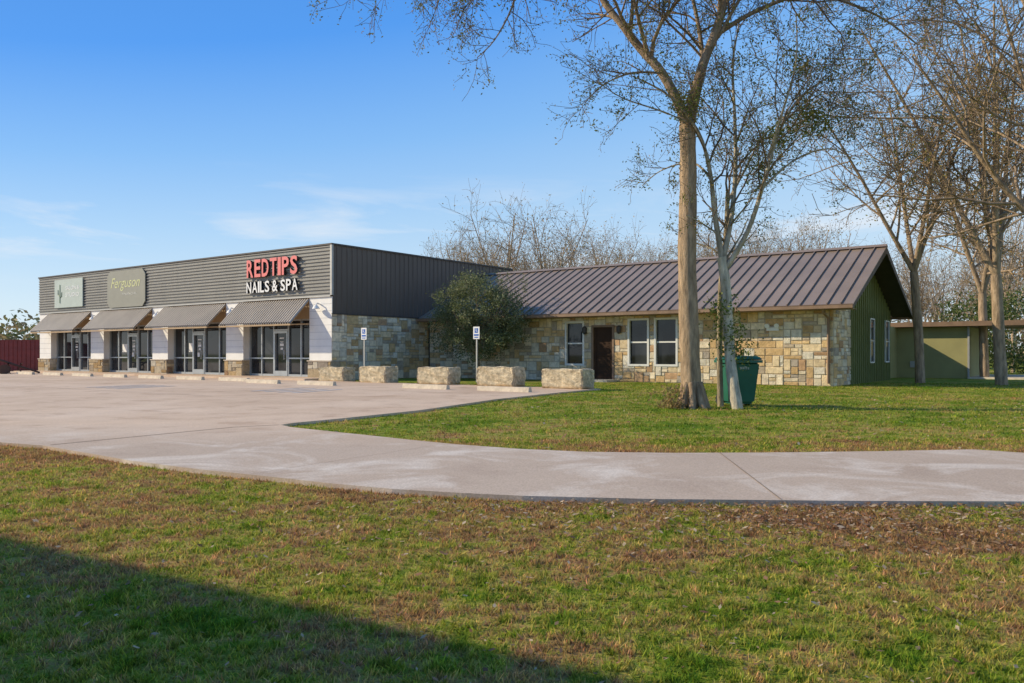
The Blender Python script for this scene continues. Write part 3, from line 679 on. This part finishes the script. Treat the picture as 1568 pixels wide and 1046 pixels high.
bare('bare_tree',(14.9,19.5,0),12.5,23,.25,8000,PAL_BR,(-1.2,0),1.25,forkz=.22,col=bc,dens=.95,lsize=.035,
  extra=([(-.3,0,2.7),(-2.0,.2,4.1),(-3.3,.3,5.6),(-4.3,.2,7.0),(-5.3,.1,8.3)],[(-.3,0,2.8),(-1.8,-.3,5.0),(-2.9,-.5,7.2),(-3.6,-.6,9.4)]))
bare('bare_tree',(22.0,38,0),12,24,.22,4000,PAL_BR,(-.5,0),1.0,lsize=.06,col=bc,dens=.9)
E=empty('distant_tree_line'); variants=[]
for i,sd in enumerate((31,32,33)):
    T=bare('v',(0,0,0),10,sd,.15,0,None,maxl=2,link_only=True,col=(.36,.27,.19),spread=1.0,dens=1.15)
    o=T.m.build('tree_variant_%d'%i,M_bark,E,True)
    lo=leafcloud('leaf_variant_%d'%i,T.tips,700,.22,.07,PAL_BR,E,sd); variants.append((o.data,lo.data)); bpy.data.objects.remove(o); bpy.data.objects.remove(lo)
r=random.Random(5)
for i in range(104):
    if i<52: D_=r.uniform(50,90); px_=r.uniform(1130,1900)
    else: D_=r.uniform(64,95); px_=r.uniform(690,1220)
    X=(px_-784)/1250*D_; s_=r.uniform(.75,1.1)*(1.0 if i<52 else 1.15)
    vd,vl=r.choice(variants); rz_=r.uniform(0,6.28)
    sw=r.uniform(.9,1)
    for dd in (vd,vl):
        o=bpy.data.objects.new('tree',dd); S.collection.objects.link(o); o.parent=E; o.location=(X,D_,0); o.scale=(s_*sw,s_,s_); o.rotation_euler=(0,0,rz_)
g=np.random.default_rng(4); n=900
px=g.uniform(-40,170,n); cent=np.stack([px,g.uniform(92,112,n),g.uniform(0,1,n)**1.8*5],1)
leafcloud('distant_brush',cent,22000,1.0,.38,[(.27,.20,.11),(.34,.24,.14),(.18,.18,.08),(.38,.28,.17)],None,4)
n=500; cent=np.stack([g.uniform(-190,-70,n),g.uniform(140,170,n),g.uniform(0,1,n)**1.3*7],1)
leafcloud('distant_woods',cent,12000,1.6,.6,[(.24,.22,.10),(.34,.25,.13),(.16,.18,.08)],None,8)
n=40; cent=np.stack([g.uniform(26,30,n),g.uniform(46,50,n),g.uniform(.3,4.2,n)],1)
leafcloud('evergreen_shrub',cent,9000,.45,.09,[(.09,.13,.035),(.14,.17,.05)],None,12)

bx,by=L2W(4.6,4.2); E=empty('live_oak_tree',(bx,by,0)); T=Tree(41); P=dict(PB); P['n']=[6,5,4,3]; P['len']=[1.2,.7,.4,.3]; P['rcap']=[.03,.015,.008,.006]; P['max']=2
limb(T,[(0,0,-.05),(.03,0,.5),(0,.05,1.1)],.085,.07,P,k=False)
for i in range(12):
    a=i/12*6.28; s_=T.r.uniform(.9,2.0); zt=T.r.uniform(2.4,4.9)
    limb(T,[(0,.05,1.0),(math.cos(a)*s_*.4,math.sin(a)*s_*.4,1.0+(zt-1)*.45),(math.cos(a)*s_,math.sin(a)*s_,zt)],.05,.012,P,tmin=.3,L=2)
T.m.build('trunk_and_branches',M_bark,E,True)
g=np.random.default_rng(77); cs=[]
while len(cs)<330:
    p=g.normal(0,1,3); p/=np.linalg.norm(p); rr=g.uniform(.2,1)**.45*g.uniform(.82,1.18); p=p*rr*np.array([2.35,2.0,1.9]); p[2]+=2.8
    if p[2]<.8: continue
    f=1-.2*max(0,(p[2]-3.4)); p[0]*=f; p[1]*=f
    if math.sin(p[0]*3.1+1)*math.sin(p[2]*3.7)*math.sin(p[1]*2.7+2)>.22: continue
    p[:2]+=g.normal(0,.2,2); cs.append(p)
leafcloud('foliage',cs,27000,.15,.045,[(.15,.18,.07),(.21,.23,.10),(.27,.275,.15),(.11,.135,.055)],E,3)
leafcloud('sprays',T.tips,6000,.10,.04,[(.18,.20,.09),(.24,.25,.13)],E,33)
cs=[(3.35+g.normal(0,.12),17.2+g.normal(0,.2),abs(g.normal(0,.22))) for _ in range(30)]
leafcloud('dry_weeds',cs,700,.07,.035,[(.4,.26,.11),(.27,.23,.08)],None,31)

F=empty('maroon_metal_fence',(-33,52.5,0))
pr=[];x=-22
while x<8.5: pr+=[(x,0),(x+.16,0),(x+.18,-.03),(x+.23,-.03),(x+.25,0)]; x+=.28
mb=MB(); mb.strip(pr,lambda p:(p[0],p[1],0),lambda p:(p[0],p[1],2.0)); mb.box(-22,8.5,-.03,.03,2.0,2.06); mb.build('panels',M_maroon,F)
U=empty('utility_pole',(-33.3,58,0)); mb=MB(); mb.tube([(0,0,0),(0,0,3.9)],[.09,.07],8,cap=True); mb.tube([(0,0,3.8),(.4,-.1,3.95),(.75,-.15,3.9)],[.03,.03,.03],6); mb.tube([(.6,-.15,3.86),(.9,-.15,3.84)],[.1,.08],8,cap=True); mb.build('pole',M_post,U)
Tt=empty('farm_implement',(-27.6,45.5,0),.5); mb=MB()
mb.tube([(-1.3,0,1.0),(0,0,.5),(1.1,0,.1)],[.05]*3,6); mb.tube([(-1.3,.6,1.0),(0,.6,.5),(1.1,.0,.1)],[.05]*3,6)
for x in (-1.0,-.4,.2): mb.tube([(x,-.2,.6),(x,.9,.6)],[.04,.04],6); mb.tube([(x,.3,.6),(x-.15,.3,.3),(x+.1,.3,.05)],[.04,.04,.02],6)
mb.tube([(-.6,-.3,.28),(-.6,-.18,.28)],[.28,.28],14,cap=True); mb.tube([(-.6,.85,.28),(-.6,.97,.28)],[.28,.28],14,cap=True)
mb.build('frame',simple('rusty_steel',(.09,.045,.03),.8),Tt)

CAST=empty('unseen_shadow_caster')  # unseen block added left of view to cast the foreground lawn shadow
h=6.2; off=h/math.tan(ELEV); sx,sy=SUN.x*off,SUN.y*off
dx,dy=.85,-.53; nx,ny=-.53,-.85
A=(-3.18+sx-dx*2.0,5.12+sy-dy*2.0)
c4=[A,(A[0]+dx*9,A[1]+dy*9),(A[0]+dx*9+nx*7,A[1]+dy*9+ny*7),(A[0]+nx*7,A[1]+ny*7)]
mb=MB(); mb.v=[(x,y,0) for x,y in c4]+[(x,y,h-.2) for x,y in c4]; mb.c=[(1,1,1)]*8
mb.f=[(0,1,5,4),(1,2,6,5),(2,3,7,6),(3,0,4,7),(4,5,6,7)]; mb.build('caster_walls',M_olive,CAST)
mb=MB(); e=.25
c5=[(x+s1*dx*e+s2*nx*e,y+s1*dy*e+s2*ny*e) for (x,y),(s1,s2) in zip(c4,((-1,0),(1,0),(1,1),(-1,1)))]
mb.v=[(x,y,h-.2) for x,y in c5]+[(x,y,h) for x,y in c5]; mb.c=[(1,1,1)]*8
mb.f=[(0,1,5,4),(1,2,6,5),(2,3,7,6),(3,0,4,7),(4,5,6,7),(3,2,1,0)]; mb.build('roof',M_brown,CAST)

poly=np.array(slab)
def inside(X,Y):
    c=np.zeros(len(X),bool); n=len(poly); j=n-1
    for i in range(n):
        xi,yi=poly[i]; xj,yj=poly[j]
        cond=((yi>Y)!=(yj>Y))&(X<(xj-xi)*(Y-yi)/(yj-yi+1e-12)+xi); c^=cond; j=i
    return c
def blades(name,n,y0,y1,pw,hh,ww,seed):
    g=np.random.default_rng(seed)
    Y=y0+(y1-y0)*g.uniform(0,1,n)**pw; X=g.uniform(-1,1,n)*(.74*Y+1.0)
    # pull part of the blades into tufts
    nt_=n//45; ti=g.integers(0,nt_,n); mk=g.uniform(0,1,n)<.45
    ci=g.integers(0,n,nt_); 
    X2=X[ci][ti]+g.normal(0,.018,n)*(Y[ci][ti]/3); Y2=Y[ci][ti]+g.normal(0,.018,n)*(Y[ci][ti]/3)
    X=np.where(mk,X2,X); Y=np.where(mk,Y2,Y); tb=g.uniform(.75,1.3,nt_)[ti]; th=g.uniform(.8,1.5,nt_)[ti]
    lx=CA*(X-CX)+SA*(Y-CY); ly=-SA*(X-CX)+CA*(Y-CY)
    k=~inside(X,Y)&~((lx>-27)&(lx<19.2)&(ly>6.0))&~((lx<0)&(lx>-60)&(ly>0))
    X,Y,mk,tb,th=X[k],Y[k],mk[k],tb[k],th[k]; n=len(X)
    sc=(Y/y0)**.55
    h=hh*g.uniform(.4,1.2,n)*np.where(mk,th,1); w=ww*g.uniform(.6,1.4,n)*sc
    a=g.uniform(0,2*np.pi,n); le=g.uniform(.1,1.3,n)*h; b=g.uniform(0,2*np.pi,n)
    P=np.stack([X,Y,np.zeros(n)],1)
    d=np.stack([np.cos(a),np.sin(a),np.zeros(n)],1)*w[:,None]*.5
    tip=P+np.stack([np.cos(b)*le,np.sin(b)*le,h],1)
    v=np.stack([P-d,P+d,tip],1).reshape(-1,3)
    br=g.uniform(.6,1.4,n)*np.where(mk,tb,1); hue=g.uniform(-.14,.14,n)
    dead=g.uniform(0,1,n)<.14
    col=np.stack([br*(1+hue),br,br*(1-hue)],1); col[dead]*=np.array([1.5,1.2,1.7]); col=np.repeat(col,3,0)
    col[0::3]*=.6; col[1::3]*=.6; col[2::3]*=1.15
    npmesh(name,v,3,col,M_blade)
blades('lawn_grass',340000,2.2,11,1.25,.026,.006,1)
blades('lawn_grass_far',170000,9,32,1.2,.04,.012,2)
g=np.random.default_rng(55)
def leaves(name,n,fx,size):
    X,Y=fx(n); k=~inside(X,Y); X,Y=X[k],Y[k]; n=len(X)
    c=np.stack([X,Y,g.uniform(.015,.04,n)],1)
    a=g.uniform(0,6.28,n); u=np.stack([np.cos(a),np.sin(a),g.uniform(-.5,.5,n)],1); w=np.stack([-np.sin(a),np.cos(a),g.uniform(-.5,.5,n)],1)
    s=(size*g.uniform(.6,1.4,n))[:,None]
    v=np.stack([c-u*s,c+w*s*.5,c+u*s,c-w*s*.5],1).reshape(-1,3)
    pal=np.array([(.46,.30,.17),(.36,.20,.11),(.58,.45,.30),(.26,.14,.07)]); col=pal[g.integers(0,4,n)]*g.uniform(.7,1.2,n)[:,None]
    npmesh(name,v,4,np.repeat(col,4,0),M_leaf)
def fx1(n):
    Y=6.3-np.abs(g.normal(0,.9,n)); X=g.normal(2.6,1.9,n); return X,Y
def fx2(n):
    Y=g.uniform(2.2,7.5,n); X=g.uniform(-1,1,n)*(Y*.74+.5); return X,Y
def fx3(n):
    Y=g.uniform(9,24,n); X=g.uniform(-3,12,n); return X,Y
leaves('fallen_leaves',4200,fx1,.019); leaves('fallen_leaves',1300,fx2,.014); leaves('fallen_leaves',1500,fx3,.03)

# ------------------------------------------------------------ sky and sun
w=bpy.data.worlds.new('World'); S.world=w; w.use_nodes=True; nt=w.node_tree; bg=nt.nodes['Background']
sky=N(nt,'ShaderNodeTexSky'); sky.sky_type='NISHITA'; sky.sun_disc=False; sky.sun_elevation=ELEV; sky.sun_rotation=math.atan2(SUN.x,SUN.y)
sky.air_density=1.0; sky.dust_density=.3; sky.ozone_density=2.0; sky.altitude=0
tc=N(nt,'ShaderNodeTexCoord').outputs['Generated']; sp=N(nt,'ShaderNodeSeparateXYZ'); link(nt,tc,sp.inputs[0])
tt=mathn(nt,'MULTIPLY',sp.outputs[2],mathn(nt,'SUBTRACT',1.0,mathn(nt,'MULTIPLY',sp.outputs[0],.55)))
K=1/.15
rp=ramp(nt,[(0,(.74,.84,.92)),(.07,(.62,.79,.94)),(.17,(.43,.67,.95)),(.27,(.24,.52,.95)),(.40,(.08,.34,.92)),(.6,(.06,.26,.74)),(1,(.07,.20,.50))]); link(nt,tt,rp.inputs[0])
grad=mixc(nt,1,rp.outputs[0],(K,K,K),'MULTIPLY')
base=mixc(nt,.88,sky.outputs[0],grad)
mp=N(nt,'ShaderNodeMapping'); mp.inputs['Scale'].default_value=(2.2,2.2,17); mp.inputs['Location'].default_value=(.7,.2,0); link(nt,tc,mp.inputs[0])
cn=noise(nt,1.3,7,.6,mp.outputs[0],.6)
band=mathn(nt,'MULTIPLY',maprange(nt,sp.outputs[2],.07,.12),maprange(nt,sp.outputs[2],.22,.14))
cf=mathn(nt,'MULTIPLY',maprange(nt,cn,.50,.70),band); cf=mathn(nt,'MULTIPLY',cf,.75)
c=mixc(nt,cf,base,(.88*K,.90*K,.93*K))
link(nt,c,bg.inputs[0]); bg.inputs[1].default_value=.15
sl=bpy.data.lights.new('sun','SUN'); sl.energy=5.0; sl.angle=math.radians(.5); sl.color=(1,.86,.63)
so=bpy.data.objects.new('sun',sl); S.collection.objects.link(so); so.rotation_euler=SUNV.to_track_quat('Z','Y').to_euler()
S.view_settings.view_transform='Standard'; S.view_settings.look='None'; S.view_settings.exposure=0
cam=bpy.data.cameras.new('camera'); co=bpy.data.objects.new('camera',cam); S.collection.objects.link(co); S.camera=co
co.location=(0,0,1.15); co.rotation_euler=(math.radians(90),0,0); cam.lens=28.7; cam.sensor_width=36; cam.shift_y=.0121; cam.clip_start=.1; cam.clip_end=5000
